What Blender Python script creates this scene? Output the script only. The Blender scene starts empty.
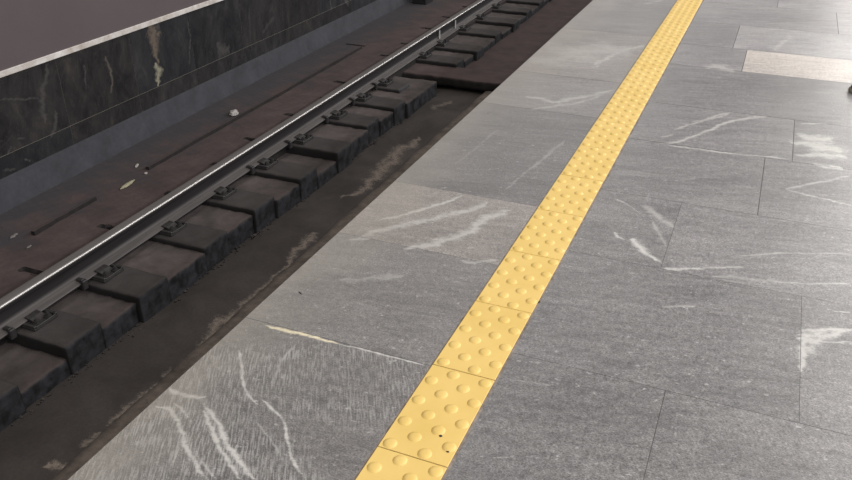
import bpy, bmesh, math, random
import numpy as np
from mathutils import Vector, Matrix, noise as mnoise

random.seed(7)
rng = np.random.default_rng(7)
scene = bpy.context.scene
COL = scene.collection

# vein / dust curves: (strength, [(x, y, width), ...]) in metres on their own surface
FLOOR_VEINS = [(0.9,[(0.013,1.037,0.0111),(0.046,1.045,0.011),(0.079,1.025,0.0108),(0.137,0.981,0.0103),(0.172,0.951,0.0099),(0.22,0.918,0.0095),(0.256,0.901,0.0093)]),(0.95,[(0.109,1.088,0.012),(0.15,1.061,0.0116),(0.21,1.017,0.0111),(0.261,0.983,0.0107),(0.341,0.937,0.01)]),(0.9,[(0.119,1.07,0.0101),(0.156,1.036,0.0098),(0.215,0.994,0.0093),(0.273,0.955,0.0089),(0.318,0.928,0.0086)]),(0.8,[(0.01,1.1,0.0124),(0.056,1.097,0.0123),(0.101,1.106,0.0122)]),(0.9,[(0.066,1.284,0.0069),(0.104,1.239,0.0066),(0.152,1.178,0.0063),(0.187,1.15,0.0061),(0.222,1.133,0.006)]),(0.9,[(0.219,1.152,0.0069),(0.269,1.125,0.0067),(0.3,1.113,0.0066),(0.341,1.062,0.0063),(0.378,1.018,0.006),(0.43,0.979,0.0058)]),(0.4,[(0.183,1.361,0.008),(0.185,1.293,0.0077),(0.203,1.23,0.0073)]),(0.35,[(0.244,1.084,0.0049),(0.299,1.054,0.0048),(0.378,0.999,0.0045)]),(0.6,[(0.184,0.961,0.0054),(0.224,0.934,0.0052),(0.267,0.911,0.005)]),(0.4,[(0.131,0.978,0.0055),(0.168,0.901,0.0052)]),(0.6,[(0.048,1.063,0.006),(0.084,1.05,0.0059),(0.113,1.034,0.0058)]),(1.5,[(0.058,1.4,0.0041),(0.104,1.403,0.0107),(0.169,1.403,0.0125),(0.284,1.402,0.007)]),(1.0,[(0.284,1.402,0.0051),(0.401,1.407,0.005),(0.517,1.407,0.0048)]),(0.7,[(0.077,2.049,0.0147),(0.146,2.118,0.015),(0.202,2.203,0.0154),(0.267,2.323,0.016)]),(0.5,[(0.072,1.897,0.025),(0.119,1.981,0.0258),(0.174,2.055,0.0265),(0.234,2.125,0.027),(0.31,2.207,0.0277),(0.363,2.313,0.0288)]),(0.55,[(0.237,1.897,0.033),(0.303,1.959,0.0336),(0.354,2.043,0.0346),(0.397,2.164,0.0364),(0.44,2.272,0.0379)]),(0.5,[(0.057,1.891,0.0137),(0.11,1.927,0.0138)]),(0.4,[(0.409,1.9,0.0149),(0.455,1.906,0.0148),(0.518,1.952,0.0149)]),(0.3,[(0.133,1.669,0.022),(0.182,1.683,0.0219),(0.298,1.761,0.0222)]),(0.468,[(0.344,3.957,0.0304),(0.37,4.172,0.0323),(0.416,4.313,0.0334),(0.508,4.504,0.0349)]),(0.39,[(0.145,3.399,0.0337),(0.314,3.383,0.0327),(0.502,3.641,0.0347)]),(0.312,[(0.219,3.226,0.0209),(0.385,3.396,0.0217),(0.492,3.582,0.0227)]),(0.234,[(0.342,5.499,0.0325),(0.435,5.691,0.0337)]),(0.273,[(0.047,3.947,0.2299),(0.192,4.21,0.3452),(0.448,4.404,0.2704)]),(0.273,[(0.412,2.593,0.0113),(0.458,2.951,0.013)]),(0.3,[(0.382,2.415,0.0079),(0.422,2.717,0.0089)]),(0.195,[(0.146,2.55,0.0087),(0.179,2.977,0.0103)]),(0.624,[(0.802,3.045,0.0159),(0.853,3.089,0.016),(0.935,3.211,0.0166),(1.016,3.384,0.0174),(1.107,3.503,0.018),(1.184,3.559,0.0181)]),(0.663,[(0.84,3.047,0.0142),(0.924,3.057,0.0141),(1.016,3.061,0.0139),(1.125,3.066,0.0137),(1.283,3.094,0.0135)]),(0.468,[(0.834,3.229,0.0136),(0.918,3.365,0.0141),(0.978,3.466,0.0145),(1.033,3.539,0.0147)]),(0.39,[(0.799,3.13,0.0115),(0.851,3.181,0.0116)]),(0.234,[(0.736,3.039,0.0096),(0.786,3.089,0.0097)]),(0.546,[(1.313,3.509,0.0157),(1.404,3.557,0.0158)]),(0.663,[(1.291,3.355,0.0496),(1.351,3.363,0.0739),(1.411,3.377,0.0736),(1.433,3.334,0.0321)]),(0.702,[(1.293,3.247,0.0476),(1.36,3.253,0.0943),(1.423,3.268,0.1017),(1.462,3.263,0.0466)]),(0.663,[(1.303,3.155,0.0305),(1.369,3.164,0.0531),(1.439,3.186,0.068),(1.486,3.187,0.03)]),(0.702,[(1.36,3.068,0.0175),(1.419,3.073,0.0377),(1.465,3.068,0.0258)]),(0.429,[(1.271,2.795,0.0123),(1.378,2.905,0.0126),(1.489,3.012,0.013)]),(0.624,[(1.271,2.795,0.0123),(1.312,2.789,0.0122),(1.377,2.768,0.0119),(1.481,2.752,0.0116)]),(0.9,[(0.794,2.256,0.0094),(0.808,2.225,0.0111),(0.83,2.22,0.0055)]),(0.95,[(0.847,2.234,0.0221),(0.882,2.192,0.0269),(0.915,2.144,0.0174),(0.959,2.11,0.0076)]),(0.6,[(0.743,2.496,0.0096),(0.803,2.457,0.0052),(0.848,2.411,0.004)]),(0.39,[(0.835,2.505,0.0105),(0.879,2.448,0.0264),(0.92,2.393,0.0294),(0.962,2.349,0.0133)]),(0.4,[(0.891,2.373,0.0117),(0.924,2.281,0.0112),(0.954,2.222,0.0108)]),(0.7,[(0.965,2.087,0.015),(1.01,2.1,0.01),(1.058,2.131,0.0075)]),(0.6,[(0.966,2.088,0.0083),(1.056,2.126,0.0083),(1.181,2.188,0.0083)]),(0.5,[(1.152,2.244,0.0062),(1.264,2.311,0.0062),(1.466,2.393,0.0062)]),(0.6,[(1.255,2.131,0.008),(1.346,2.161,0.0079),(1.461,2.205,0.0079)]),(0.3,[(1.099,2.1,0.0162),(1.177,2.116,0.0161),(1.27,2.143,0.016)]),(0.6,[(1.408,2.036,0.0062),(1.456,2.051,0.0062)]),(0.4,[(0.992,1.88,0.0074),(1.078,1.927,0.0074)]),(0.75,[(1.326,1.911,0.0138),(1.375,1.927,0.0197),(1.458,1.968,0.0178)]),(0.7,[(1.327,1.886,0.0214),(1.388,1.916,0.0331),(1.437,1.946,0.0137)]),(0.65,[(1.328,1.863,0.023),(1.361,1.866,0.0381),(1.388,1.884,0.0134)]),(0.65,[(1.333,1.828,0.0225),(1.347,1.827,0.0336),(1.364,1.841,0.0131)]),(0.7,[(1.337,1.925,0.0099),(1.338,1.804,0.0166),(1.338,1.723,0.0088)]),(0.5,[(1.347,1.863,0.0067),(1.45,1.907,0.0067)]),(0.39,[(0.873,4.174,0.0572),(0.916,4.24,0.0823),(0.999,4.133,0.0278)]),(0.39,[(1.158,4.653,0.0265),(1.205,4.814,0.0275),(1.253,5.045,0.0291)]),(0.39,[(0.895,3.347,0.0145),(0.97,3.429,0.0147),(1.035,3.525,0.0151)]),(0.39,[(1.053,3.43,0.0182),(1.12,3.492,0.0184),(1.179,3.551,0.0187)]),(0.4,[(0.698,1.435,0.0038),(0.749,1.441,0.0037),(0.813,1.453,0.0037)]),(0.6,[(0.76,1.182,0.0044),(0.79,1.195,0.0044)])]
WALL_VEINS = [(0.9,[(5.049,-0.388,0.0737),(5.121,-0.477,0.1258),(5.082,-0.593,0.0759),(5.081,-0.7,0.0461)]),(0.6,[(5.202,-0.412,0.0507),(5.111,-0.516,0.0252)]),(1.2,[(5.066,-0.696,0.0459),(5.092,-0.789,0.0829),(5.049,-0.897,0.0364)]),(0.5,[(3.998,-0.416,0.0278),(3.923,-0.551,0.0358),(3.866,-0.7,0.0441),(3.857,-0.811,0.0406)]),(0.5,[(4.317,-0.512,0.0302),(4.309,-0.587,0.0174),(4.29,-0.699,0.011)]),(0.8,[(4.544,-0.515,0.0271),(4.558,-0.618,0.0275),(4.564,-0.701,0.0209),(4.525,-0.812,0.014)]),(0.5,[(3.552,-0.536,0.0146),(3.709,-0.582,0.0152),(3.855,-0.622,0.0158)]),(0.6,[(5.55,-0.446,0.0163),(5.552,-0.623,0.0166),(5.484,-0.854,0.0168)]),(0.4,[(5.932,-0.762,0.0419),(5.922,-0.903,0.0424)]),(0.5,[(5.928,-0.773,0.0719),(5.997,-0.826,0.1219),(6.117,-0.845,0.0436)]),(0.3,[(6.65,-0.839,0.0339),(6.911,-0.719,0.0349)]),(0.3,[(6.481,-0.529,0.0192),(6.439,-0.863,0.0197)]),(0.5,[(8.079,-0.798,0.0332),(8.084,-0.914,0.0335)]),(0.6,[(8.421,-0.866,0.0523),(8.512,-0.944,0.0533)]),(0.5,[(3.972,-0.746,0.0289),(3.941,-0.852,0.0291),(3.871,-0.924,0.0289)]),(0.7,[(3.61,-0.829,0.0154),(3.673,-0.843,0.0157)]),(0.7,[(3.619,-0.983,0.0158),(3.665,-1.017,0.016)]),(0.5,[(3.501,-0.9,0.0171),(3.546,-0.861,0.0172)]),(0.4,[(3.429,-0.993,0.0189),(3.527,-1.027,0.0194)])]
TROUGH_DUST = [(0.9,[(-1.508,1.775,0.0338),(-1.471,1.799,0.0542),(-1.409,1.782,0.0534),(-1.373,1.73,0.0392)]),(0.6,[(-1.431,1.913,0.042),(-1.413,1.975,0.057),(-1.395,2.039,0.0508)]),(0.7,[(-1.433,2.08,0.0296),(-1.4,2.183,0.0456),(-1.405,2.337,0.0638),(-1.389,2.476,0.0664)]),(0.6,[(-1.389,2.476,0.0664),(-1.384,2.594,0.0584),(-1.377,2.694,0.0529)]),(0.75,[(-1.394,2.731,0.0893),(-1.401,2.856,0.0741),(-1.411,3.014,0.087),(-1.421,3.181,0.0708)]),(0.6,[(-1.421,3.181,0.0607),(-1.433,3.359,0.0339),(-1.411,3.496,0.0306),(-1.433,3.621,0.0226)]),(0.75,[(-1.425,3.607,0.0315),(-1.426,3.764,0.0514),(-1.473,4.005,0.0645),(-1.466,4.166,0.1028)]),(0.75,[(-1.538,4.665,0.0575),(-1.496,4.876,0.0778),(-1.495,5.187,0.1144),(-1.54,5.625,0.1383),(-1.523,6.077,0.0973)]),(0.6,[(-1.584,5.371,0.053),(-1.567,5.736,0.0707)]),(0.5,[(-1.69,6.768,0.0854),(-1.654,6.945,0.0657),(-1.614,7.087,0.067)])]

# ------------------------------------------------------------------ helpers
def link(o, parent=None):
    COL.objects.link(o)
    if parent is not None:
        o.parent = parent
    return o

def tag(o, label=None, cat=None, group=None, kind=None):
    if label: o['label'] = label
    if cat: o['category'] = cat
    if group: o['group'] = group
    if kind: o['kind'] = kind
    return o

def empty(name, loc=(0, 0, 0), rz=0.0):
    o = bpy.data.objects.new(name, None)
    o.empty_display_size = 0.05
    o.location = loc
    o.rotation_euler = (0, 0, rz)
    return link(o)

def obj(name, bm, mat, parent=None, smooth=False):
    me = bpy.data.meshes.new(name)
    bm.normal_update()
    bm.to_mesh(me)
    bm.free()
    me.materials.append(mat)
    if smooth:
        me.polygons.foreach_set('use_smooth', [True] * len(me.polygons))
    return link(bpy.data.objects.new(name, me), parent)

def copy_thing(o, parent=None):
    c = o.copy()
    COL.objects.link(c)
    if parent is not None:
        c.parent = parent
    for ch in list(o.children):
        copy_thing(ch, c)
    return c

def add_box(bm, x0, x1, y0, y1, z0, z1, bevel=0.0, seg=1):
    r = bmesh.ops.create_cube(bm, size=1.0)
    vs = r['verts']
    for v in vs:
        v.co = Vector(((x0 + x1) / 2 + v.co.x * (x1 - x0), (y0 + y1) / 2 + v.co.y * (y1 - y0), (z0 + z1) / 2 + v.co.z * (z1 - z0)))
    if bevel:
        es = list({e for v in vs for e in v.link_edges})
        bmesh.ops.bevel(bm, geom=es, offset=bevel, segments=seg, affect='EDGES', profile=0.5)

def add_cyl(bm, c, r, h, n=12, axis='Z', r2=None):
    m = Matrix.Translation(c)
    if axis == 'Y': m = m @ Matrix.Rotation(math.pi / 2, 4, 'X')
    if axis == 'X': m = m @ Matrix.Rotation(math.pi / 2, 4, 'Y')
    bmesh.ops.create_cone(bm, cap_ends=True, segments=n, radius1=r, radius2=r if r2 is None else r2, depth=h, matrix=m)

def add_profile(bm, prof, y0, y1, ny=1, close=True):
    """extrude an (x, z) outline along Y"""
    rings = []
    for i in range(ny + 1):
        y = y0 + (y1 - y0) * i / ny
        rings.append([bm.verts.new((x, y, z)) for x, z in prof])
    n = len(prof)
    for a, b in zip(rings[:-1], rings[1:]):
        for k in range(n if close else n - 1):
            k2 = (k + 1) % n
            bm.faces.new((a[k], b[k], b[k2], a[k2]))
    if close:
        bm.faces.new(rings[0])
        bm.faces.new(list(reversed(rings[-1])))
    bmesh.ops.recalc_face_normals(bm, faces=bm.faces)

def rough_block(bm, x0, x1, y0, y1, z0, z1, step=0.03, amp=0.006, r=0.012, seed=0.0, freq=9.0):
    """a cast block: rounded arrises and an uneven skin"""
    tmp = bmesh.new()
    nx, ny, nz = (max(2, int((b - a) / step)) for a, b in ((x0, x1), (y0, y1), (z0, z1)))
    lo, hi = Vector((x0, y0, z0)), Vector((x1, y1, z1))
    def face(o, u, v, nu, nv):
        g = [[tmp.verts.new(o + u * (i / nu) + v * (j / nv)) for j in range(nv + 1)] for i in range(nu + 1)]
        for i in range(nu):
            for j in range(nv):
                tmp.faces.new((g[i][j], g[i + 1][j], g[i + 1][j + 1], g[i][j + 1]))
    dx, dy, dz = Vector((x1 - x0, 0, 0)), Vector((0, y1 - y0, 0)), Vector((0, 0, z1 - z0))
    face(lo, dy, dx, ny, nx); face(lo + dz, dx, dy, nx, ny)
    face(lo, dx, dz, nx, nz); face(lo + dy, dz, dx, nz, nx)
    face(lo, dz, dy, nz, ny); face(lo + dx, dy, dz, ny, nz)
    bmesh.ops.remove_doubles(tmp, verts=tmp.verts, dist=1e-4)
    for v in tmp.verts:
        p = v.co
        q = Vector([min(max(p[i], lo[i] + r), hi[i] - r) for i in range(3)])
        d = p - q
        if d.length > 1e-6 and sum(abs(c) > 1e-6 for c in d) > 1:
            p = q + d.normalized() * r
        n = mnoise.noise_vector(p * freq + Vector((seed, seed * 1.7, 0)))
        v.co = p + n * amp
    bmesh.ops.recalc_face_normals(tmp, faces=tmp.faces)
    me = bpy.data.meshes.new('t'); tmp.to_mesh(me); tmp.free()
    bm.from_mesh(me); bpy.data.meshes.remove(me)

# --------------------------------------------------------------- materials
class Nodes:
    def __init__(self, name):
        self.m = bpy.data.materials.new(name)
        self.m.use_nodes = True
        self.t = self.m.node_tree
        self.t.nodes.clear()
        self.out = self.t.nodes.new('ShaderNodeOutputMaterial')
        self.b = self.t.nodes.new('ShaderNodeBsdfPrincipled')
        self.l(self.b.outputs[0], self.out.inputs[0])
    def l(self, a, b): self.t.links.new(a, b)
    def n(self, kind, **kw):
        x = self.t.nodes.new(kind)
        for k, v in kw.items(): setattr(x, k, v)
        return x
    def put(self, sock, v):
        if isinstance(v, bpy.types.NodeSocket): self.l(v, sock)
        else: sock.default_value = v
    def pos(self): return self.n('ShaderNodeNewGeometry').outputs['Position']
    def normal(self): return self.n('ShaderNodeNewGeometry').outputs['Normal']
    def objco(self): return self.n('ShaderNodeTexCoord').outputs['Object']
    def attr(self, name, out='Fac'):
        return self.n('ShaderNodeAttribute', attribute_name=name).outputs[out]
    def scale(self, v, s, rot=(0, 0, 0), loc=(0, 0, 0)):
        if any(rot):                      # turn first, then stretch
            r = self.n('ShaderNodeMapping'); self.put(r.inputs['Vector'], v); r.inputs['Rotation'].default_value = rot; v = r.outputs[0]
        x = self.n('ShaderNodeMapping'); self.put(x.inputs['Vector'], v)
        x.inputs['Scale'].default_value = s; x.inputs['Location'].default_value = loc
        return x.outputs[0]
    def noise(self, v, scale, detail=4, rough=0.55, dist=0.0, w=None):
        x = self.n('ShaderNodeTexNoise', noise_dimensions='4D' if w is not None else '3D')
        self.put(x.inputs['Vector'], v); x.inputs['Scale'].default_value = scale
        x.inputs['Detail'].default_value = detail; x.inputs['Roughness'].default_value = rough; x.inputs['Distortion'].default_value = dist
        if w is not None: self.put(x.inputs['W'], w)
        return x.outputs['Fac']
    def rng(self, v, a, b, c=0.0, d=1.0, smooth=False):
        x = self.n('ShaderNodeMapRange'); x.clamp = True
        if smooth: x.interpolation_type = 'SMOOTHSTEP'
        self.put(x.inputs[0], v)
        for i, q in zip((1, 2, 3, 4), (a, b, c, d)): self.put(x.inputs[i], q)
        return x.outputs[0]
    def math(self, op, a, b=0.0):
        x = self.n('ShaderNodeMath', operation=op); self.put(x.inputs[0], a); self.put(x.inputs[1], b)
        return x.outputs[0]
    def mix(self, f, a, b, mode='MIX'):
        x = self.n('ShaderNodeMix', data_type='RGBA', blend_type=mode)
        self.put(x.inputs[0], f)
        for s, q in ((x.inputs[6], a), (x.inputs[7], b)):
            if isinstance(q, tuple) and len(q) == 3: q = q + (1,)
            self.put(s, q)
        return x.outputs[2]
    def sep(self, v):
        x = self.n('ShaderNodeSeparateXYZ'); self.put(x.inputs[0], v); return x.outputs
    def bump(self, h, strength, dist=0.002):
        x = self.n('ShaderNodeBump'); x.inputs['Strength'].default_value = strength; x.inputs['Distance'].default_value = dist
        self.put(x.inputs['Height'], h); self.l(x.outputs[0], self.b.inputs['Normal'])
    def set(self, **kw):
        names = {'color': 'Base Color', 'rough': 'Roughness', 'metal': 'Metallic', 'spec': 'Specular IOR Level'}
        for k, v in kw.items():
            if isinstance(v, tuple) and len(v) == 3: v = v + (1,)
            self.put(self.b.inputs[names[k]], v)
        return self.m

def stone_material():
    N = Nodes('platform_granite')
    p = N.pos(); off = N.attr('slab_seed')
    tint = N.attr('tint', 'Color')
    vein = N.attr('vein'); amt = N.attr('vein_amount'); brush = N.attr('brush')
    # broad cloudy tone, slanting streaks, grain
    cloud = N.noise(N.scale(p, (1.6, 3.2, 1), (0, 0, -0.25)), 1.1, 5, 0.6, 0.8, off)
    streak = N.noise(N.scale(p, (3.0, 15.0, 1), (0, 0, -0.22)), 1.8, 8, 0.68, 1.2, off)
    fine = N.noise(N.scale(p, (14, 60, 1), (0, 0, -0.3)), 2.2, 5, 0.7, 0.6, off)
    grain = N.noise(N.scale(p, (1, 1.5, 1)), 190, 3, 0.85)
    grain2 = N.noise(p, 62, 4, 0.8)
    base = N.mix(N.rng(cloud, 0.30, 0.70), (0.108, 0.104, 0.103), (0.168, 0.161, 0.157))
    base = N.mix(N.rng(streak, 0.46, 0.72, 0.0, 0.55), base, (0.235, 0.227, 0.221))
    base = N.mix(N.rng(streak, 0.46, 0.28, 0.0, 0.5), base, (0.075, 0.072, 0.072))
    base = N.mix(N.rng(fine, 0.54, 0.74, 0.0, 0.45), base, (0.25, 0.243, 0.236))
    base = N.mix(1.0, base, N.mix(N.rng(grain, 0.32, 0.68), (0.36, 0.36, 0.36), (1.75, 1.75, 1.75)), 'MULTIPLY')
    base = N.mix(1.0, base, N.mix(N.rng(grain2, 0.32, 0.68), (0.66, 0.66, 0.66), (1.34, 1.34, 1.34)), 'MULTIPLY')
    base = N.mix(1.0, base, tint, 'MULTIPLY')
    # little pale flecks lying along the grain
    fl = N.noise(N.scale(p, (14, 44, 1), (0, 0, -0.2)), 3.2, 3, 0.65, 0.4, off)
    base = N.mix(N.rng(fl, 0.64, 0.74, 0.0, 0.5), base, (0.38, 0.37, 0.355))
    fl2 = N.noise(N.scale(p, (60, 95, 1), (0, 0, -0.2), (3, 7, 0)), 1.0, 2, 0.5, 0.3, off)
    base = N.mix(N.rng(fl2, 0.66, 0.74, 0.0, 0.6), base, (0.40, 0.39, 0.375))
    # saw marks slanting across some slabs
    br = N.noise(N.scale(p, (250, 22, 1), (0, 0, -0.49)), 1.0, 2, 0.6)
    brk = N.math('MULTIPLY', brush, N.rng(cloud, 0.38, 0.56))
    base = N.mix(N.math('MULTIPLY', N.rng(br, 0.52, 0.60), N.math('MULTIPLY', brk, 0.55)), base, (0.34, 0.335, 0.32))
    base = N.mix(N.math('MULTIPLY', N.rng(br, 0.48, 0.40), N.math('MULTIPLY', brk, 0.65)), base, (0.045, 0.043, 0.042))
    # traced veins with ragged, broken edges
    rag = N.noise(p, 95, 5, 0.8); rag2 = N.noise(p, 22, 4, 0.7)
    v = N.math('ADD', vein, N.math('MULTIPLY', N.math('SUBTRACT', rag, 0.5), 1.3))
    v = N.math('ADD', v, N.math('MULTIPLY', N.math('SUBTRACT', rag2, 0.5), 1.3))
    v = N.math('ADD', v, N.math('MULTIPLY', N.math('SUBTRACT', fine, 0.5), 1.0))
    v = N.math('MULTIPLY', v, N.rng(vein, 0.0, 0.12))
    veinm = N.math('MULTIPLY', N.rng(v, 0.36, 0.95), N.math('MINIMUM', amt, 1.0))
    veincol = N.mix(N.rng(amt, 1.1, 1.4), (0.44, 0.425, 0.395), (0.66, 0.58, 0.38))
    base = N.mix(N.math('MULTIPLY', N.rng(vein, 0.0, 0.8), N.math('MULTIPLY', amt, 0.28)), base, (0.36, 0.35, 0.33))
    base = N.mix(veinm, base, veincol)
    # worn, dusty strip along the very edge of the platform
    x = N.sep(p)[0]
    wob = N.math('ADD', x, N.math('MULTIPLY', N.math('SUBTRACT', N.noise(p, 5, 4), 0.5), 0.35))
    base = N.mix(N.rng(wob, 0.30, -0.04, 0.0, 0.5, True), base, (0.27, 0.248, 0.212))
    N.bump(N.math('ADD', N.math('MULTIPLY', grain, 0.6), N.math('MULTIPLY', br, N.math('MULTIPLY', brush, 0.8))), 0.25, 0.0015)
    return N.set(color=base, rough=N.rng(grain2, 0.3, 0.7, 0.30, 0.44), spec=0.5)

def plain_noise(name, a, b, scale=8.0, rough=0.8, bump=0.2, metal=0.0, grain=60.0, dist=0.002, spec=0.4):
    N = Nodes(name)
    p = N.objco()
    n1 = N.noise(p, scale, 5, 0.6, 0.3); n2 = N.noise(p, grain, 3, 0.7)
    c = N.mix(N.rng(N.math('ADD', N.math('MULTIPLY', n1, 0.7), N.math('MULTIPLY', n2, 0.3)), 0.34, 0.66), a, b)
    if bump: N.bump(n2, bump, dist)
    return N.set(color=c, rough=rough, metal=metal, spec=spec)

def dusty_concrete(name, side_a, side_b, dust_a, dust_b, rough=0.85, cross=None, film=False):
    """cast concrete: cool bluish light painted into the sides, brown brake dust on upward faces"""
    N = Nodes(name)
    p = N.pos()
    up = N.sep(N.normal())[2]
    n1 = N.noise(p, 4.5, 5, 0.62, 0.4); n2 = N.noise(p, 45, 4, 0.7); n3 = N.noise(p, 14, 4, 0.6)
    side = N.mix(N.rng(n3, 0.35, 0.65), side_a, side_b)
    if cross:                              # shade painted near-black into faces that look along the track
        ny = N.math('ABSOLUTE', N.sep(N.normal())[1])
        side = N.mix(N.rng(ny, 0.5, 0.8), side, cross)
    dust = N.mix(N.rng(n1, 0.32, 0.68), dust_a, dust_b)
    dust = N.mix(N.rng(n2, 0.3, 0.7, 0.0, 0.35), dust, N.mix(0.5, dust, (0.0, 0.0, 0.0)))
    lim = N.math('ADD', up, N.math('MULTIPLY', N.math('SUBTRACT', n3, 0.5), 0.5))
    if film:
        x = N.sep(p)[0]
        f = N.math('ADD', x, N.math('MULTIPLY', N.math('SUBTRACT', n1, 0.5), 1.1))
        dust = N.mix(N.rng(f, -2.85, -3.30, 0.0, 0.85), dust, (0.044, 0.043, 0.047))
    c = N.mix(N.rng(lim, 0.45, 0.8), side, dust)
    N.bump(N.math('ADD', N.math('MULTIPLY', n2, 0.5), n3), 0.35, 0.004)
    return N.set(color=c, rough=rough, spec=0.25)

def trough_material():
    N = Nodes('trough_concrete')
    p = N.pos()
    n1 = N.noise(p, 3.0, 5, 0.6, 0.4); n2 = N.noise(p, 60, 4, 0.75)
    c = N.mix(N.rng(n1, 0.35, 0.66), (0.039, 0.033, 0.0305), (0.064, 0.055, 0.049))
    c = N.mix(N.rng(n2, 0.35, 0.7, 0.0, 0.4), c, (0.022, 0.020, 0.019))
    v = N.attr('vein'); a = N.attr('vein_amount')
    rag = N.noise(p, 50, 8, 0.9)
    m = N.math('MULTIPLY', N.math('ADD', v, N.math('MULTIPLY', N.math('SUBTRACT', rag, 0.5), 4.0)), N.rng(v, 0.0, 0.3))
    c = N.mix(N.math('MULTIPLY', N.rng(m, 0.45, 1.1), N.math('MULTIPLY', a, 0.85)), c, (0.27, 0.225, 0.185))
    N.bump(n2, 0.3, 0.003)
    return N.set(color=c, rough=0.8, spec=0.25)

def marble_material():
    N = Nodes('dark_marble')
    p = N.pos(); off = N.attr('slab_seed'); tint = N.attr('tint', 'Color')
    cl = N.noise(N.scale(p, (1, 2.4, 1.2)), 2.2, 6, 0.62, 1.2, off)
    c = N.mix(N.rng(cl, 0.36, 0.62), (0.0125, 0.0125, 0.0145), (0.029, 0.028, 0.029))
    c = N.mix(N.rng(cl, 0.60, 0.74, 0.0, 0.6), c, (0.058, 0.053, 0.046))
    ve = N.noise(N.scale(p, (1, 5.0, 1.3), (0.35, 0, 0)), 2.0, 7, 0.68, 1.6, off)
    c = N.mix(N.rng(N.math('ABSOLUTE', N.math('SUBTRACT', ve, 0.5)), 0.010, 0.0, 0.0, 0.4), c, (0.075, 0.070, 0.064))
    c = N.mix(1.0, c, tint, 'MULTIPLY')
    v = N.attr('vein'); a = N.attr('vein_amount'); rag = N.noise(p, 38, 5, 0.7)
    m = N.math('ADD', v, N.math('MULTIPLY', N.math('SUBTRACT', rag, 0.5), 1.5))
    vc = N.mix(N.rng(a, 1.0, 1.2), N.mix(N.rng(a, 0.75, 0.9), (0.085, 0.080, 0.074), (0.125, 0.10, 0.078)), (0.24, 0.23, 0.17))
    c = N.mix(N.math('MULTIPLY', N.rng(N.math('MULTIPLY', m, N.rng(v, 0.0, 0.15)), 0.35, 0.9), N.math('MINIMUM', N.math('MULTIPLY', a, 1.1), 1.0)), c, vc)
    return N.set(color=c, rough=0.42, spec=0.3)

def rail_material():
    N = Nodes('rail_steel')
    p = N.objco(); up = N.sep(N.normal())[2]; z = N.sep(p)[2]
    n1 = N.noise(N.scale(p, (30, 2.0, 30)), 1.0, 5, 0.6); n2 = N.noise(p, 90, 3, 0.7)
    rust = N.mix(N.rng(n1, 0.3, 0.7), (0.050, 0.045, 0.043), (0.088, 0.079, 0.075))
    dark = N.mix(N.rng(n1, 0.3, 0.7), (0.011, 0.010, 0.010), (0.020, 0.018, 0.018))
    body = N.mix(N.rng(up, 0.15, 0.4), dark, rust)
    # the band the wheels keep bright: top of the head and its gauge corner
    bright = N.attr('polish')
    c = N.mix(bright, body, (0.46, 0.44, 0.42))
    N.bump(N.math('MULTIPLY', n2, N.math('SUBTRACT', 1.0, bright)), 0.15, 0.001)
    return N.set(color=c, rough=N.rng(bright, 0, 1, 0.60, 0.45), metal=N.rng(bright, 0, 1, 0.0, 1.0), spec=0.3)

def tile_material():
    N = Nodes('yellow_tactile_ceramic')
    p = N.pos()
    n = N.noise(p, 7, 4, 0.6); g = N.noise(p, 260, 3, 0.6); d = N.noise(p, 40, 5, 0.7)
    c = N.mix(N.rng(n, 0.3, 0.7), (0.55, 0.378, 0.104), (0.61, 0.43, 0.138))
    c = N.mix(N.rng(d, 0.56, 0.8, 0.0, 0.35), c, (0.60, 0.38, 0.12))
    N.bump(g, 0.08, 0.0005)
    return N.set(color=c, rough=0.5, spec=0.4)

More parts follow.
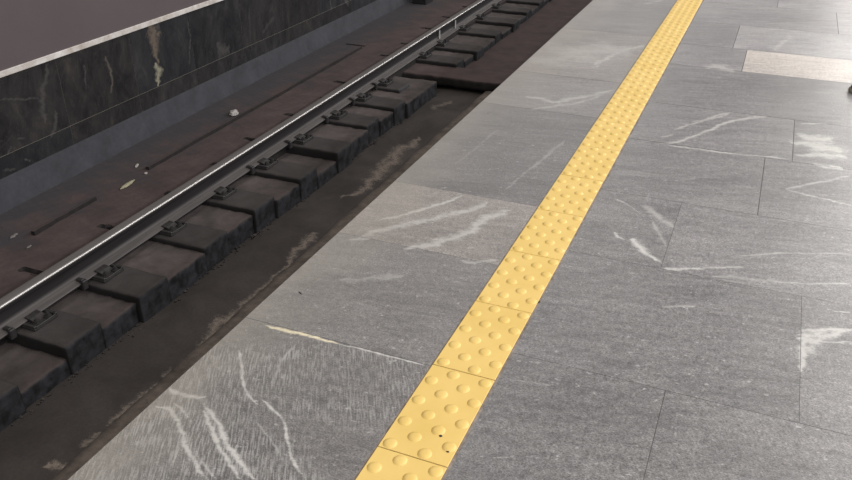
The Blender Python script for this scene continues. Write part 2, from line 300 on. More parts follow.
M = {
    'stone': stone_material(),
    'trough': trough_material(),
    'marble': marble_material(),
    'rail': rail_material(),
    'tile': tile_material(),
    'grout': plain_noise('dark_grout', (0.10, 0.08, 0.065), (0.24, 0.20, 0.17), 30, 0.9),
    'platform_body': plain_noise('platform_concrete', (0.035, 0.033, 0.032), (0.095, 0.090, 0.085), 9, 0.9),
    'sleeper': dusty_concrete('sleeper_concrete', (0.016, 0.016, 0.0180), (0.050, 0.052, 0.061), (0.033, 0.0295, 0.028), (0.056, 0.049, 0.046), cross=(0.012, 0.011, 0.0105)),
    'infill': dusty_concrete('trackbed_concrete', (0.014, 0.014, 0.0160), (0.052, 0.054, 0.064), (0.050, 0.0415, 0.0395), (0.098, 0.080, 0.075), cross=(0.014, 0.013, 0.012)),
    'bed': dusty_concrete('dusty_trackbed', (0.012, 0.010, 0.0095), (0.020, 0.017, 0.016), (0.050, 0.0365, 0.0350), (0.080, 0.0580, 0.0545), film=True),
    'plinth': plain_noise('bluish_concrete', (0.024, 0.0245, 0.029), (0.045, 0.046, 0.054), 5, 0.85, 0.25, 0, 30),
    'steel_dark': plain_noise('oily_steel', (0.016, 0.0145, 0.0145), (0.040, 0.036, 0.035), 20, 0.55, 0.2, 0.2),
    'panel': plain_noise('mauve_wall_panel', (0.094, 0.074, 0.077), (0.107, 0.085, 0.087), 2.2, 0.65, 0.05),
    'white_trim': plain_noise('stained_white_trim', (0.40, 0.35, 0.30), (0.74, 0.71, 0.68), 7, 0.6, 0.1, 0, 25),
    'joint': plain_noise('wall_joint', (0.11, 0.098, 0.080), (0.17, 0.155, 0.13), 12, 0.9),
    'paper': plain_noise('grubby_paper', (0.24, 0.22, 0.205), (0.40, 0.375, 0.35), 30, 0.9),
    'yellow_scrap': plain_noise('yellowed_paper', (0.20, 0.185, 0.12), (0.32, 0.30, 0.20), 30, 0.9),
    'black': plain_noise('black_plastic', (0.010, 0.010, 0.011), (0.020, 0.019, 0.020), 20, 0.45),
    'tan': plain_noise('tan_rubber', (0.20, 0.17, 0.11), (0.28, 0.24, 0.17), 20, 0.8),
    'mark_grey': plain_noise('dirty_grey_paper', (0.10, 0.09, 0.085), (0.17, 0.155, 0.145), 30, 0.9),
    'mark': plain_noise('pale_paint', (0.24, 0.23, 0.22), (0.36, 0.35, 0.33), 20, 0.7),
}

# ------------------------------------------------- dense panels with veins
def vein_field(P, curves):
    """value (1 on the line, 0.5 at half the width) and strength of the nearest vein"""
    best = np.zeros(len(P)); amt = np.zeros(len(P))
    for a, pts in curves:
        q = np.array(pts)
        wmax = q[:, 2].max()
        lo = q[:, :2].min(0) - wmax; hi = q[:, :2].max(0) + wmax
        sel = np.where((P[:, 0] > lo[0]) & (P[:, 0] < hi[0]) & (P[:, 1] > lo[1]) & (P[:, 1] < hi[1]))[0]
        if len(sel) == 0: continue
        X = P[sel].copy(); val = np.zeros(len(sel))
        wm = q[:, 2].mean()
        for kf, am in ((9, .18), (23, .15), (61, .13), (140, .10)):       # let the line wander
            kf = kf * min(1.0, 0.02 / wm) + 4; ph = (q[0, 0] * 37 + q[0, 1] * 19) % 6.28
            dx = np.sin(X[:, 1] * kf * 2.1 + X[:, 0] * kf * .7 + ph); dy = np.sin(X[:, 0] * kf * 1.9 - X[:, 1] * kf * .8 + 2 * ph)
            X[:, 0] += am * wm * dx; X[:, 1] += am * wm * dy
        L = np.concatenate([[0], np.cumsum(np.linalg.norm(np.diff(q[:, :2], axis=0), axis=1))]); si = 0
        for p0, p1 in zip(q[:-1], q[1:]):
            d = p1[:2] - p0[:2]
            t = np.clip(((X - p0[:2]) @ d) / max(d @ d, 1e-9), 0, 1)
            dist = np.linalg.norm(X - p0[:2] - t[:, None] * d, axis=1)
            arc = (L[si] + (L[si + 1] - L[si]) * t) / L[-1]; si += 1
            w = (p0[2] + (p1[2] - p0[2]) * t) * np.clip(np.minimum(arc, 1 - arc) * 7 + .25, 0, 1)
            val = np.maximum(val, np.clip(1 - dist / w, 0, 1))
        up = val > best[sel]
        best[sel] = np.where(up, val, best[sel]); amt[sel] = np.where(up, a, amt[sel])
    return best, amt

def panel(name, u0, u1, v0, v1, step, place, thick, mat, parent=None, curves=(), tint=(1, 1, 1), seed=0.0, brush=0.0):
    """a thin slab gridded finely enough to carry its veins; place(u, v, d) -> xyz, d = depth below the face"""
    nu = max(1, int(round((u1 - u0) / step))); nv = max(1, int(round((v1 - v0) / step)))
    U, V = np.meshgrid(np.linspace(u0, u1, nu + 1), np.linspace(v0, v1, nv + 1), indexing='ij')
    P2 = np.stack([U.ravel(), V.ravel()], 1)
    top = place(P2[:, 0], P2[:, 1], 0.0)
    idx = np.arange((nu + 1) * (nv + 1)).reshape(nu + 1, nv + 1)
    quads = np.stack([idx[:-1, :-1], idx[1:, :-1], idx[1:, 1:], idx[:-1, 1:]], -1).reshape(-1, 4)
    ring = np.concatenate([idx[:, 0], idx[-1, 1:], idx[-2::-1, -1], idx[0, -2:0:-1]])
    low = place(P2[ring, 0], P2[ring, 1], thick)
    n0 = len(top); k = np.arange(len(ring)); k2 = np.roll(k, -1)
    side = np.stack([ring[k], n0 + k, n0 + k2, ring[k2]], -1)
    quads = np.concatenate([quads, side])
    co = np.concatenate([top, low])
    me = bpy.data.meshes.new(name)
    me.vertices.add(len(co)); me.vertices.foreach_set('co', co.astype(np.float32).ravel())
    me.loops.add(len(quads) * 4); me.loops.foreach_set('vertex_index', quads.astype(np.int32).ravel())
    me.polygons.add(len(quads)); me.polygons.foreach_set('loop_start', np.arange(0, len(quads) * 4, 4, dtype=np.int32))
    me.polygons.foreach_set('loop_total', np.full(len(quads), 4, dtype=np.int32))
    me.polygons.foreach_set('use_smooth', np.zeros(len(quads), dtype=bool))
    me.update(calc_edges=True); me.validate()
    allP = np.concatenate([P2, P2[ring]])
    val, amt = vein_field(allP, curves)
    n = len(co)
    for nm, arr in (('vein', val), ('vein_amount', amt), ('slab_seed', np.full(n, seed)), ('brush', np.full(n, brush))):
        me.attributes.new(nm, 'FLOAT', 'POINT').data.foreach_set('value', arr.astype(np.float32))
    c = np.tile(np.array(list(tint) + [1.0], dtype=np.float32), (n, 1))
    me.attributes.new('tint', 'FLOAT_COLOR', 'POINT').data.foreach_set('color', c.ravel())
    me.materials.append(mat)
    return link(bpy.data.objects.new(name, me), parent)

def flat(u, v, d): return np.stack([u, v, np.zeros_like(u) - d], 1)

# ================================================================ PLATFORM
Y0, Y1 = -1.5, 16.0
bm = bmesh.new()
add_box(bm, 0.0, 5.0, Y0, Y1, -0.075, -0.00025)
add_box(bm, 0.12, 5.0, Y0, Y1, -1.75, -0.075)
floor = tag(obj('floor', bm, M['platform_body']), 'grey stone slab platform beside the sunken track', kind='structure')
G = 0.0002
def slab(x0, x1, y0, y1, tint=1.0, brush=0.0, warm=0.0, seed=None):
    G = 0.0010 if y1 < 1.6 else (0.0013 if y0 > 2.5 else 0.0006)
    t = tint if isinstance(tint, tuple) else (tint * (1 + .05 * warm), tint, tint * (1 - .06 * warm))
    far = min(max(y0, 0), 6); step = 0.0035 if (x0 == 0 and .4 < y0 < 1.2) else 0.005 if y0 < 2.2 and y1 > 0.9 else (0.008 if y0 < 3.5 and y1 > .9 else 0.016)
    if x0 > 1.9 or y0 > 6 or y1 < 0.95: step = 0.08
    o = panel('stone_slab', x0 + G, x1 - G, y0 + G, y1 - G, step, flat, 0.0002, M['stone'], floor, FLOOR_VEINS,
              t, rng.uniform(0, 60) if seed is None else seed, brush)
    o['kind'] = 'structure'
    return o
SX0, SX1 = 0.5220, 0.6875            # the channel the yellow tiles lie in
# column of slabs between the platform edge and the yellow tiles
for y0, y1, t, b, w in ((-1.5, -0.6, 1.0, .3, .3), (-0.6, 0.48, 1.0, .6, .3), (0.48, 1.411, 0.88, 1.0, .3), (1.411, 1.92, 0.90, .1, .2),
                        (1.92, 2.335, 1.22, .1, .9), (2.335, 3.25, 0.84, .05, -.1), (3.25, 3.77, 1.02, 0, .2),
                        (3.77, 4.70, 1.08, 0, .7), (4.70, 5.6, 0.95, 0, 0), (5.6, 6.5, 1.05, 0, 0), (6.5, 7.4, .95, 0, 0),
                        (7.4, 8.3, 1.0, 0, 0), (8.3, 9.6, 1.0, 0, 0), (9.6, 11, 1.05, 0, 0), (11, 12.5, .95, 0, 0), (12.5, 14.2, 1, 0, 0), (14.2, 16, 1, 0, 0)):
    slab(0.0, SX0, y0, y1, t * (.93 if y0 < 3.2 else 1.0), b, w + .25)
# rows of slabs on the other side of the yellow tiles
rows = [(-1.5, -.4, [SX1, 1.4, 2.4, 3.6, 5.0]), (-.4, .55, [SX1, 1.2, 2.2, 3.4, 5.0]),
        (.55, 1.536, [SX1, 1.051, 1.9, 2.9, 5.0]), (1.536, 2.084, [SX1, 1.333, 2.2, 3.2, 5.0]), (2.084, 2.55, [SX1, .958, 1.9, 3.0, 5.0]),
        (2.55, 3.07, [SX1, 1.196, 2.3, 3.3, 5.0]), (3.07, 3.55, [SX1, 1.291, 2.2, 3.4, 5.0]), (3.55, 4.19, [SX1, 1.95, 3.0, 5.0]),
        (4.19, 4.615, [SX1, 1.037, 2.6, 3.7, 5.0]), (4.615, 5.17, [SX1, .962, 2.2, 3.3, 5.0]), (5.17, 5.75, [SX1, 1.5, 2.6, 5.0]),
        (5.75, 6.4, [SX1, 1.15, 2.1, 3.2, 5.0]), (6.4, 7.2, [SX1, 1.6, 2.8, 5.0]), (7.2, 8.2, [SX1, 1.3, 2.5, 5.0]),
        (8.2, 9.6, [SX1, 1.8, 3.2, 5.0]), (9.6, 11.4, [SX1, 2.0, 3.4, 5.0]), (11.4, 13.5, [SX1, 1.7, 3.1, 5.0]), (13.5, 16, [SX1, 2.2, 3.5, 5.0])]
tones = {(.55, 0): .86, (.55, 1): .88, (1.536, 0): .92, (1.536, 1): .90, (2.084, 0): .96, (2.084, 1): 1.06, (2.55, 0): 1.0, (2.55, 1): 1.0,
         (3.07, 0): 1.05, (3.07, 1): .92, (3.55, 0): .98, (4.19, 0): 1.14, (4.615, 0): 1.14, (4.615, 1): 1.55, (5.17, 0): 1.36, (5.17, 1): 1.5, (5.75, 0): 1.4, (5.75, 1): 1.5, (6.4, 0): 1.45, (6.4, 1): 1.5}  # far rows toned up, painting in the brighter reflection on polished stone
for y0, y1, xs in rows:
    for i, (a, b) in enumerate(zip(xs[:-1], xs[1:])):
        t = tones.get((y0, i), 1.0 + rng.uniform(-.06, .1))
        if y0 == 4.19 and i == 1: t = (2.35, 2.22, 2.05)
        slab(a, b, y0, y1, t, 0.12 if y0 < 1 else 0, 0)
# dusty mortar along both sides of the yellow tiles
bm = bmesh.new()
add_box(bm, SX0 - .001, SX1 + .001, Y0, Y1, -0.0002, -0.00002)
tag(obj('grout_bed', bm, M['grout'], floor), kind='structure')

# yellow tactile tiles
TX0, TW, TP, TY = 0.5262, 0.1555, 0.2997, 1.1155
def tile_mesh():
    bm = bmesh.new()
    add_box(bm, 0, TW, 0.0011, TP - 0.0011, -0.0001, 0.003, 0.0009)
    for r in range(8):
        for c in range(2):
            u = (0.13 if r % 2 == 0 else 0.385) + 0.505 * c
            v = 0.058 + 0.125 * r
            cx, cy = u * TW, v * TP
            prev = None
            for rad, z in ((0.0158, 0.0028), (0.0135, 0.0046), (0.0110, 0.0059), (0.0080, 0.0067), (0.0040, 0.0071)):
                ring = [bm.verts.new((cx + rad * math.cos(2 * math.pi * k / 16), cy + rad * math.sin(2 * math.pi * k / 16), z)) for k in range(16)]
                if prev:
                    for k in range(16):
                        f = bm.faces.new((prev[k], prev[(k + 1) % 16], ring[(k + 1) % 16], ring[k])); f.smooth = True
                prev = ring
            f = bm.faces.new(prev); f.smooth = True
    return bm
strip = tag(empty('tactile_strip', (TX0 + TW / 2, TY, 0)), 'yellow strip of raised-dome tactile tiles set along the grey platform', 'tactile paving')
first_tile = obj('tactile_tile', tile_mesh(), M['tile'], strip)
first_tile.location = (-TW / 2, 0, 0)
for k in range(-4, 46):
    if k == 0: continue
    c = first_tile.copy(); COL.objects.link(c); c.parent = strip
    c.location = (-TW / 2 + rng.uniform(-.0004, .0004), k * TP, rng.uniform(-.0003, .0004))

# specks of dirt on the platform
def speck(name, x, y, z, rx, ry, rz, label, cat, mat, group=None):
    bm = bmesh.new()
    n = 9; ang = [2 * math.pi * i / n for i in range(n)]
    rr = [1 + random.uniform(-.25, .25) for _ in ang]
    lo = [bm.verts.new((rx * q * math.cos(a), ry * q * math.sin(a), 0)) for a, q in zip(ang, rr)]
    hi = [bm.verts.new((.7 * rx * q * math.cos(a), .7 * ry * q * math.sin(a), .0014)) for a, q in zip(ang, rr)]
    for i in range(n):
        bm.faces.new((lo[i], lo[(i + 1) % n], hi[(i + 1) % n], hi[i]))
    bm.faces.new(hi); bm.faces.new(list(reversed(lo)))
    o = obj(name, bm, mat); o.location = (x, y, z); o.rotation_euler = (0, 0, rz)
    return tag(o, label, cat, group)
speck('gum_spot', .636, 1.194, .0031, .0045, .004, 0, 'round black gum spot on a yellow tile, larger of the two', 'gum', M['black'])
speck('gum_spot', .6665, 1.1565, .0031, .0035, .0028, .4, 'tiny black gum spot on a yellow tile, nearer the slab edge', 'gum', M['black'])
speck('dirt_speck', .6845, 1.778, -.0002, .004, .006, 0, 'dark dirt speck in the gap right of the yellow strip', 'dirt', M['black'])
speck('dry_leaf_bit', .071, 1.568, 0.0002, .009, .0022, -.5, 'thin dark dry sliver on the grey slab near the platform edge', 'litter', M['black'])
speck('dirt_speck', .074, 1.649, 0.0002, .0045, .002, .2, 'small dark speck on the grey slab near the platform edge', 'dirt', M['tan'])

# the tip of a dark shoe at the right border
shoe = tag(empty('shoe', (1.655, 4.06, 0), math.pi / 2 + .1), 'black shoe with pale sole standing at the right border of the platform', 'shoe')
def shoe_outline(t):   # t: 0 heel .. 1 toe -> half width
    return 0.036 + 0.012 * math.sin(math.pi * min(1, t * 1.15) ** 1.6) if t < .8 else 0.046 * math.sqrt(max(0, 1 - ((t - .8) / .2) ** 2)) + .001
def loft(rows_):
    bm = bmesh.new(); prev = None; n = 16
    for y, hw, z0, z1, pw in rows_:
        ring = []
        for k in range(n):
            a = 2 * math.pi * k / n
            cx, cz = math.cos(a), math.sin(a)
            ring.append(bm.verts.new((hw * math.copysign(abs(cx) ** pw, cx), y, (z0 + z1) / 2 + (z1 - z0) / 2 * math.copysign(abs(cz) ** pw, cz))))
        if prev:
            for k in range(n): bm.faces.new((prev[k], prev[(k + 1) % n], ring[(k + 1) % n], ring[k]))
        else: bm.faces.new(ring)
        prev = ring
    bm.faces.new(list(reversed(prev)))
    bmesh.ops.recalc_face_normals(bm, faces=bm.faces)
    return bm
sole_rows = [(-.14 + .28 * i / 14, shoe_outline(.02 + .96 * i / 14) + .003, 0.0003, .02, .45) for i in range(15)]
up_rows = [(-.135 + .27 * i / 14, shoe_outline(.02 + .96 * i / 14) * .95, .016, .016 + (0.085 if i < 6 else 0.085 - .0075 * (i - 5) ** 1.02), .8) for i in range(15)]
obj('sole', loft(sole_rows), M['tan'], shoe, True)
obj('upper', loft(up_rows), M['black'], shoe, True)

# =================================================================== TRACK
YAW = 0.0133                       # the track drifts a little away from the platform
ZS = -1.245                        # sleeper tops
ZT = -1.42                         # floor of the drainage trough
# bed on the wall side of the rail
sleeper_y = [.60, 1.19, 1.765, 2.317, 2.832, 3.434, 4.00, 4.556, 5.10, 5.714, 6.22, 6.70, 7.72, 8.25, 8.98, 9.60, 10.24, 10.85, 11.45, 12.05, 12.65, 13.25, 13.85, 14.45]
slot_len = [.2, .2, .2, .20, .19, .16, .08, .10, .17, .17, .10, .22, .20, .2, .26, .24, .2, .2, .2, .2, .2, .2, .2, .2]
def wob(a, b): return np.sin(a * 5.1 + b * 2.3) * np.sin(b * 3.7 - a * 2.9 + 1.3) + .5 * np.sin(a * 17 + b * 9) * np.sin(b * 21 - a * 6) + .25 * np.sin(a * 55 + b * 31) * np.sin(b * 63 - a * 20)
def bed_place(u, v, d):
    z = -1.240 + .003 * wob(u, v) - d
    if np.ndim(d) == 0 and d == 0:
        for sy, sl in zip(sleeper_y, slot_len):
            jag = .006 * np.sin(u * 60 + sy * 9)
            z = z - .026 * ((v > sy - .040 + jag) & (v < sy + .001 + jag * .5) & (u > -2.48 - sl) & (u < -2.40))
    return np.stack([u, v, z], 1)
trackbed = tag(panel('floor_trackbed', -3.75, -2.27, 1.6, 10.6, .012, bed_place, .3, M['bed']), 'brown dusty concrete bed of the track between wall and rail', kind='structure')
for ya, yb in ((Y0, 1.6), (10.6, 18)):
    o = panel('trackbed_floor', -3.75, -2.27, ya, yb, .1, bed_place, .3, M['bed'], trackbed); o['kind'] = 'structure'
bm = bmesh.new()
add_box(bm, -3.75, 0.12, Y0, 18, -1.9, -1.6)
tag(obj('trackbed_base', bm, M['bed'], trackbed), kind='structure')
# narrow formwork lip left along the bed, and a cross lip
bm = bmesh.new()
for (ya, yb) in ((1.2, 2.55), (3.15, 3.70), (4.25, 7.85)):
    n = 18
    xs = [-2.885 - .0133 * (ya + (yb - ya) * i / n) + .006 * mnoise.noise(Vector((ya + i * .35, 3, 0))) for i in range(n + 1)]
    rings = []
    for i in range(n + 1):
        y = ya + (yb - ya) * i / n; h = .022 + .006 * mnoise.noise(Vector((y * 3, 0, 0)))
        rings.append([bm.verts.new((xs[i] + dx, y, -1.238 + dz)) for dx, dz in ((-.022, -.01), (-.016, h), (.010, h + .003), (.014, -.01))])
    for a, b in zip(rings[:-1], rings[1:]):
        for k in range(3): bm.faces.new((a[k], a[k + 1], b[k + 1], b[k]))
    bm.faces.new(rings[0]); bm.faces.new(list(reversed(rings[-1])))
add_box(bm, -3.22, -2.99, 7.93, 7.97, -1.25, -1.226, .004)
bmesh.ops.recalc_face_normals(bm, faces=bm.faces)
tag(obj('trackbed_lip', bm, M['bed'], trackbed), kind='structure')

# sleepers and the lower concrete between them
drop =      [.05, .05, .05, .075, .045, .030, .035, .035, .070, .030, .030, .030, .030, .035, .035, .04, .035, .035, .035, .035, .035, .035, .035, .035]
ends =      [-1.84, -1.84, -1.84, -1.85, -1.825, -1.835, -1.84, -1.815, -1.80, -1.855, -1.83, -2.00, -1.81, -1.77, -1.80, -1.77, -1.80, -1.80, -1.80, -1.80, -1.80, -1.80, -1.80, -1.80]
SW = 0.245
def rail_x(y): return -2.2165 - YAW * y     # centre of the rail head
# each gap between two sleepers, as part of the bed
for i in range(len(sleeper_y) - 1):
    a = sleeper_y[i] + SW - .004; b = sleeper_y[i + 1] + .004
    e = (ends[i] + ends[i + 1]) / 2 - random.uniform(-.01, .02)
    if sleeper_y[i] == 6.22: e = -1.81; b += SW + .24
    if sleeper_y[i] == 6.70: continue
    bm = bmesh.new()
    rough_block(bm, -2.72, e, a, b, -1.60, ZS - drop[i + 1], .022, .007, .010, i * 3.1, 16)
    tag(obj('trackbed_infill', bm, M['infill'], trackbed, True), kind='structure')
# clip thing geometry, in sleeper-local coordinates (x across the track from the rail centre, z = 0 on the sleeper top)
def plate_bm(y):
    bm = bmesh.new()
    add_box(bm, -.155, .155, y - .08, y + .08, 0, .016, .003)
    add_box(bm, .072, .155, y - .08, y - .062, .016, .030, .003)
    add_box(bm, .072, .155, y + .062, y + .08, .016, .030, .003)
    add_box(bm, .146, .155, y - .075, y + .075, .012, .024, .002)
    return bm
def bolt_bm(x, y):
    bm = bmesh.new()
    add_cyl(bm, (x, y, .021), .019, .008, 14)
    add_cyl(bm, (x, y, .033), .013, .018, 6)
    add_cyl(bm, (x, y, .045), .008, .008, 10, r2=.007)
    return bm
def clip_bm(y, sx):
    bm = bmesh.new()
    add_profile(bm, [(sx * p, q) for p, q in ((.046, .0335), (.048, .040), (.085, .036), (.112, .026), (.114, .016), (.096, .016), (.092, .024), (.066, .0285))], y - .04, y + .04, 1)
    return bm
def anchor_bm(y):
    bm = bmesh.new()
    add_box(bm, .030, .074, y - .013, y + .013, .031, .050, .004)
    add_box(bm, .066, .090, y - .018, y + .018, -.012, .047, .005)
    add_box(bm, .0, .078, y - .009, y + .009, -.014, .001, .002)
    return bm
ORD = ['nearest', 'second', 'third', 'fourth', 'fifth', 'sixth', 'seventh', 'eighth', 'ninth', 'tenth', 'eleventh', 'twelfth', 'thirteenth', 'fourteenth',
       'fifteenth', 'sixteenth', 'seventeenth', 'eighteenth', 'nineteenth', 'twentieth', 'twenty-first', 'twenty-second', 'twenty-third', 'twenty-fourth']
SEEN0 = 3
look = {2.317: 'short concrete sleeper nearest the camera, with a deep dark step before it',
        2.832: 'short concrete sleeper under the rail, second from the bottom left corner',
        3.434: 'short concrete sleeper under the rail, third from the bottom left corner',
        4.00: 'short concrete sleeper under the rail, fourth from the bottom left corner',
        4.556: 'short concrete sleeper under the rail, fifth from the bottom left corner',
        5.10: 'short concrete sleeper behind a deep black gap, sixth from the bottom left corner',
        5.714: 'short concrete sleeper right beyond the one with the deep black gap',
        6.22: 'short concrete sleeper two before the cross slab over the trough',
        6.70: 'short concrete sleeper with a bluish end, just before the cross slab over the trough',
        7.72: 'short concrete sleeper first beyond the cross slab over the trough',
        8.25: 'short concrete sleeper second beyond the cross slab over the trough',
        8.98: 'short concrete sleeper third beyond the cross slab over the trough',
        9.60: 'short concrete sleeper fourth beyond the cross slab, near the top border',
        10.24: 'short concrete sleeper farthest along the rail, at the top border'}
for i, (y, e) in enumerate(zip(sleeper_y, ends)):
    yc = y + SW / 2; rx = rail_x(yc)
    s = tag(empty('sleeper', (rx, yc, ZS)), look.get(y, 'short concrete sleeper under the rail outside the picture'), 'sleeper', 'short sleepers under the rail')
    bm = bmesh.new()
    rough_block(bm, -2.685 - rx, e - rx, -SW / 2, SW / 2, -.33, 0.0, .022, .004, .006, i * 5.3, 14)
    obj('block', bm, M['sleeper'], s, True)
    pl = obj('base_plate', plate_bm(0), M['steel_dark'], s)
    for bx, by in ((.128, -.038), (.128, .038), (-.13, -.04), (-.13, .04)):
        obj('bolt', bolt_bm(bx, by), M['steel_dark'], pl)
    obj('rail_clip', clip_bm(0, 1), M['steel_dark'], s)
    obj('rail_clip', clip_bm(0, -1), M['steel_dark'], s)
    if y in (2.317, 2.832, 5.10, 5.714, 6.22, 4.556, 6.70):
        ob = obj('rail_anchor', anchor_bm(-SW / 2 - .03), M['steel_dark'], s)

# the running rail, one long piece of rolled steel
def rail_bm():
    half = [(0.0, .152), (.022, .1515), (.0265, .1507), (.030, .1492), (.0322, .1472), (.0337, .1447), (.0346, .1418), (.0350, .1390), (.0352, .122), (.0330, .1175), (.012, .108), (.0085, .100), (.0078, .060), (.0095, .034), (.016, .026), (.040, .0190), (.062, .0125), (.066, .010), (.066, .0)]
    return [(-x, z) for x, z in reversed(half[1:])] + half
prof = rail_bm()
bm = bmesh.new()
add_profile(bm, prof, Y0, 18, 8)
rail = obj('running_rail', bm, M['rail'])
rail.location = (-2.2165, 0, ZS + .016); rail.rotation_euler = (0, 0, YAW)
me = rail.data
vals = [1.0 if (v.co.z > .1410 and v.co.x > .029) else (.10 if v.co.z > .1472 else 0.0) for v in me.vertices]
me.attributes.new('polish', 'FLOAT', 'POINT').data.foreach_set('value', vals)
for p in me.polygons: p.use_smooth = abs(p.normal.z) > .05 or p.center.z > .14
me.polygons.foreach_set('use_smooth', [abs(p.normal.y) < .5 for p in me.polygons])
tag(rail, 'long dark steel rail with a bright polished head beside the trough', 'rail')
for yy in (8.46, 8.98):
    bm = bmesh.new()
    add_profile(bm, [(.0275, .020), (.0275, .1165), (.0325, .1185), (.0325, .020), (.046, .0165), (.046, .0145)], yy - .014, yy + .014)
    tag(obj('strap', bm, M['mark'], rail), 'pale strap on the web of the rail')

# trough floor with its dusty residue, then the kerb under the platform side
def trough_place(u, v, d):
    z = ZT + 0.006 * np.sin(u * 9 + v * 3.1) * np.sin(v * 4.3) - d
    return np.stack([u, v, z], 1)
tr = panel('floor_trough', -1.90, -0.9, 1.2, 7.75, .012, trough_place, .15, M['trough'], None, TROUGH_DUST)
tag(tr, 'dark dirty concrete floor of the trough below the platform edge', kind='structure')
o = panel('trough_floor_near', -1.90, -0.9, -1.5, 1.2, .05, trough_place, .15, M['trough'], tr); o['kind'] = 'structure'
bm = bmesh.new()
rough_block(bm, -1.372, .14, Y0, 7.42, -1.6, -1.372, .05, .010, .02, 2.2, 5)
tag(obj('trough_ledge', bm, plain_noise('ledge_dirt', (0.060, 0.047, 0.038), (0.15, 0.122, 0.100), 9, 0.95, .3, 0, 40), tr, True), kind='structure')
# higher floor beyond the cross slab
bm = bmesh.new()
rough_block(bm, -1.95, .14, 7.70, 18, -1.6, -1.35, .09, .006, .02, 9.1, 3)
tag(obj('trough_floor_far', bm, M['bed'], tr, True), kind='structure')
# cross slab closing the trough
cs = tag(empty('cross_slab', (-1.45, 7.5, -1.42)), 'brown concrete slab lying across the trough below the platform edge', 'slab')
bm = bmesh.new(); rough_block(bm, -.90, .62, -.13, .26, .040, .135, .03, .006, .010, 4.4, 9)
obj('slab_top', bm, M['bed'], cs, True)
bm = bmesh.new(); rough_block(bm, -.42, .62, .03, .25, -.05, .045, .04, .008, .012, 6.4, 7)
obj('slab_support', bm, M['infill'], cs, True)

# crumbly rubble where the sleeper ends meet the trough: nobody could count it
bm = bmesh.new()
for k in range(420):
    y = random.uniform(1.3, 7.3); x = -1.835 + abs(random.gauss(0, .022)) - .01
    r = random.uniform(.003, .010) * (1.0 if y < 4 else .8)
    m = Matrix.Translation((x, y, ZT + r * .5)) @ Matrix.Rotation(random.uniform(0, 6.28), 4, Vector((random.random(), random.random(), .3)).normalized()) @ Matrix.Diagonal((r * random.uniform(.7, 1.4), r * random.uniform(.7, 1.4), r * random.uniform(.6, 1), 1))
    bmesh.ops.create_icosphere(bm, subdivisions=1, radius=1.0, matrix=m)
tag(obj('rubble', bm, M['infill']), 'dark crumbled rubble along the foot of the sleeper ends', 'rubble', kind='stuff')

# litter on the trackbed
def crumple(r, h, seed, flatten=1.0):
    bm = bmesh.new()
    bmesh.ops.create_icosphere(bm, subdivisions=3, radius=1.0)
    for v in bm.verts:
        n = v.co.normalized()
        k = 1 + .35 * mnoise.noise(n * 1.7 + Vector((seed, 0, 0))) + .22 * mnoise.noise(n * 4.3 + Vector((0, seed, 0)))
        v.co = Vector((n.x * r[0] * k, n.y * r[1] * k, max(n.z * h * k + h * .8, 0)))
    return bm
def litter(name, x, y, z, r, h, seed, mat, label, rz=0, group=None):
    o = obj(name, crumple(r, h, seed), mat); o.location = (x, y, z); o.rotation_euler = (0, 0, rz)
    return tag(o, label, 'litter', group)
litter('crumpled_paper', -3.045, 5.50, -1.238, (.040, .050), .022, 3.0, M['paper'], 'crumpled white paper lying on the brown trackbed before the wall', .4)
litter('paper_scrap', -2.895, 3.98, -1.240, (.018, .075), .008, 8.0, M['yellow_scrap'], 'long yellowish paper scrap on the trackbed beside a groove', .1)
litter('paper_scrap', -3.07, 4.28, -1.240, (.010, .035), .005, 5.5, M['paper'], 'thin pale paper scrap left of the yellowish scrap on the trackbed', .5)
litter('paper_scrap', -2.91, 4.19, -1.240, (.013, .014), .006, 6.5, M['paper'], 'tiny pale paper scrap right of the yellowish scrap on the trackbed', 0)
litter('paper_scrap', -3.03, 3.09, -1.240, (.014, .034), .005, 11.0, M['mark_grey'], 'grey paper scrap near the left border of the trackbed', .2)
litter('paper_scrap', -2.83, 3.02, -1.240, (.008, .022), .004, 12.5, M['mark_grey'], 'small grey paper scrap between the rail and the left border scrap', .1)
# dark box by the wall foot at the top border
box = tag(empty('trackside_box', (-3.27, 10.25, -1.24)), 'small black box standing on the trackbed at the top border', 'box')
bm = bmesh.new(); add_box(bm, -.10, .10, -.13, .13, .0, .10, .008, 2); obj('body', bm, M['black'], box)
bm = bmesh.new(); add_box(bm, -.108, .108, -.138, .138, .10, .125, .006, 2); obj('lid', bm, M['steel_dark'], box)

# ==================================================================== WALL
WX = -3.37
def wall_place(u, v, d): return np.stack([WX - YAW * u - d, u, v], 1)
def wall_box(bm, y0, y1, z0, z1, front, back, bevel=0.0):
    add_box(bm, WX - back, WX + front, y0, y1, z0, z1, bevel)
    return bm
bm = wall_box(bmesh.new(), Y0, 18, -1.6, 2.6, -0.0015, .4)
for v in bm.verts: v.co.x -= YAW * v.co.y
wall = tag(obj('wall_left', bm, M['joint']), 'tunnel side wall of dark marble tiles below a plain mauve panel', kind='structure')
bm = wall_box(bmesh.new(), Y0, 18, -.366, 2.58, .003, .05)
for v in bm.verts: v.co.x -= YAW * v.co.y
tag(obj('wall_panel', bm, M['panel'], wall), kind='structure')
# bluish plinth under the tiles, its face leaning in a little
bm = bmesh.new()
n = 120
prof = [(-.30, -1.04), (.004, -1.043), (.012, -1.052), (.030, -1.20), (.055, -1.236), (.055, -1.6), (-.30, -1.6)]
add_profile(bm, [(WX + a, b) for a, b in prof], Y0, 18, n)
for v in bm.verts:
    v.co.x += -YAW * v.co.y + .007 * mnoise.noise(Vector((v.co.y * 2.1, v.co.z * 5, 1.0)))
tag(obj('baseboard_left', bm, M['plinth'], None, True), 'bluish grey concrete plinth along the foot of the marble wall', kind='structure')
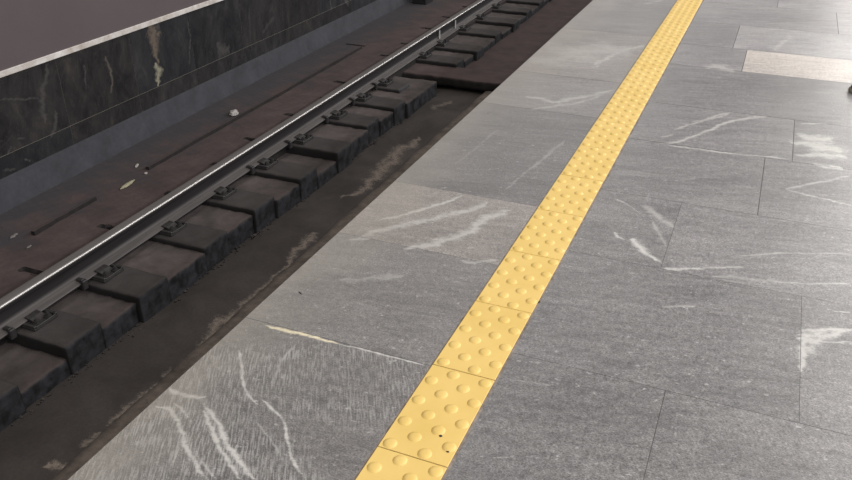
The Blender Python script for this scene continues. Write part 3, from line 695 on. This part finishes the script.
# white trim
bm = wall_box(bmesh.new(), Y0, 18, -.402, -.362, .012, .03, .003)
for v in bm.verts: v.co.x -= YAW * v.co.y
tag(obj('trim_1', bm, M['white_trim']), 'stained white trim strip above the dark marble tiles', kind='structure')
# marble tiles, two courses
for k in range(-9, 17):
    a = 5.57 + .75 * (k - 1); b = a + .75
    if b < Y0 or a > 18: continue
    near = a < 9 and b > 2.4
    for z0, z1 in ((-1.042, -.903), (-.899, -.402)):
        t = rng.uniform(.85, 1.15); w = rng.uniform(-.05, .06)
        o = panel('marble_tile', a + .0015, b - .0015, z0, z1, .010 if near else .1, wall_place, .014, M['marble'], wall, WALL_VEINS,
                  (t * (1 + w), t, t * (1 - w)), rng.uniform(0, 50))
        o['kind'] = 'structure'

# =================================================================== LIGHT
def area(name, loc, target, sx, sy, power, col):
    l = bpy.data.lights.new(name, 'AREA'); l.shape = 'RECTANGLE'; l.size = sx; l.size_y = sy; l.energy = power; l.color = col
    o = link(bpy.data.objects.new(name, l)); o.location = loc
    o.rotation_euler = (0, math.atan2(loc[0] - target[0], loc[2] - target[2]), 0)
    return o
# rows of ceiling lamps over the platform hall
area('ceiling_light', (3.4, 8.0, 3.7), (3.0, 8.0, 0), 0.5, 44.0, 1200, (1.0, .955, .90))
area('ceiling_light', (6.2, 13.0, 4.0), (5.0, 13.0, 0), 0.6, 44.0, 2300, (.96, .965, 1.0))
# lamps over the track, along the foot of the vault
area('ceiling_light', (-1.7, 12.0, 4.2), (-1.7, 12.0, 0), 0.25, 36.0, 230, (1.0, .95, .92))
w = bpy.data.worlds.new('station_hall'); scene.world = w; w.use_nodes = True
bg = w.node_tree.nodes['Background']; bg.inputs[0].default_value = (.98, .97, 1.0, 1); bg.inputs[1].default_value = 0.28

# ================================================================== CAMERA
F = 801.0; pitch = math.atan(440 / 801.0); yaw = math.radians(22.9)
hd = Vector((-math.sin(yaw), math.cos(yaw), 0)); rt = Vector((math.cos(yaw), math.sin(yaw), 0))
fw = hd * math.cos(pitch) - Vector((0, 0, math.sin(pitch))); up = rt.cross(fw)
cam = bpy.data.cameras.new('camera'); cam.sensor_fit = 'HORIZONTAL'; cam.sensor_width = 36; cam.lens = 36 * F / 852
cam.clip_start = .02; cam.clip_end = 200
co = link(bpy.data.objects.new('camera', cam))
m = Matrix((rt, up, -fw)).transposed().to_4x4(); m.translation = Vector((1.1065, 0, 1.18))
co.matrix_world = m
scene.camera = co
vs = scene.view_settings
vs.view_transform = 'Standard'; vs.look = 'None'; vs.gamma = 1.0; vs.use_curve_mapping = False
vs.exposure = 0.0
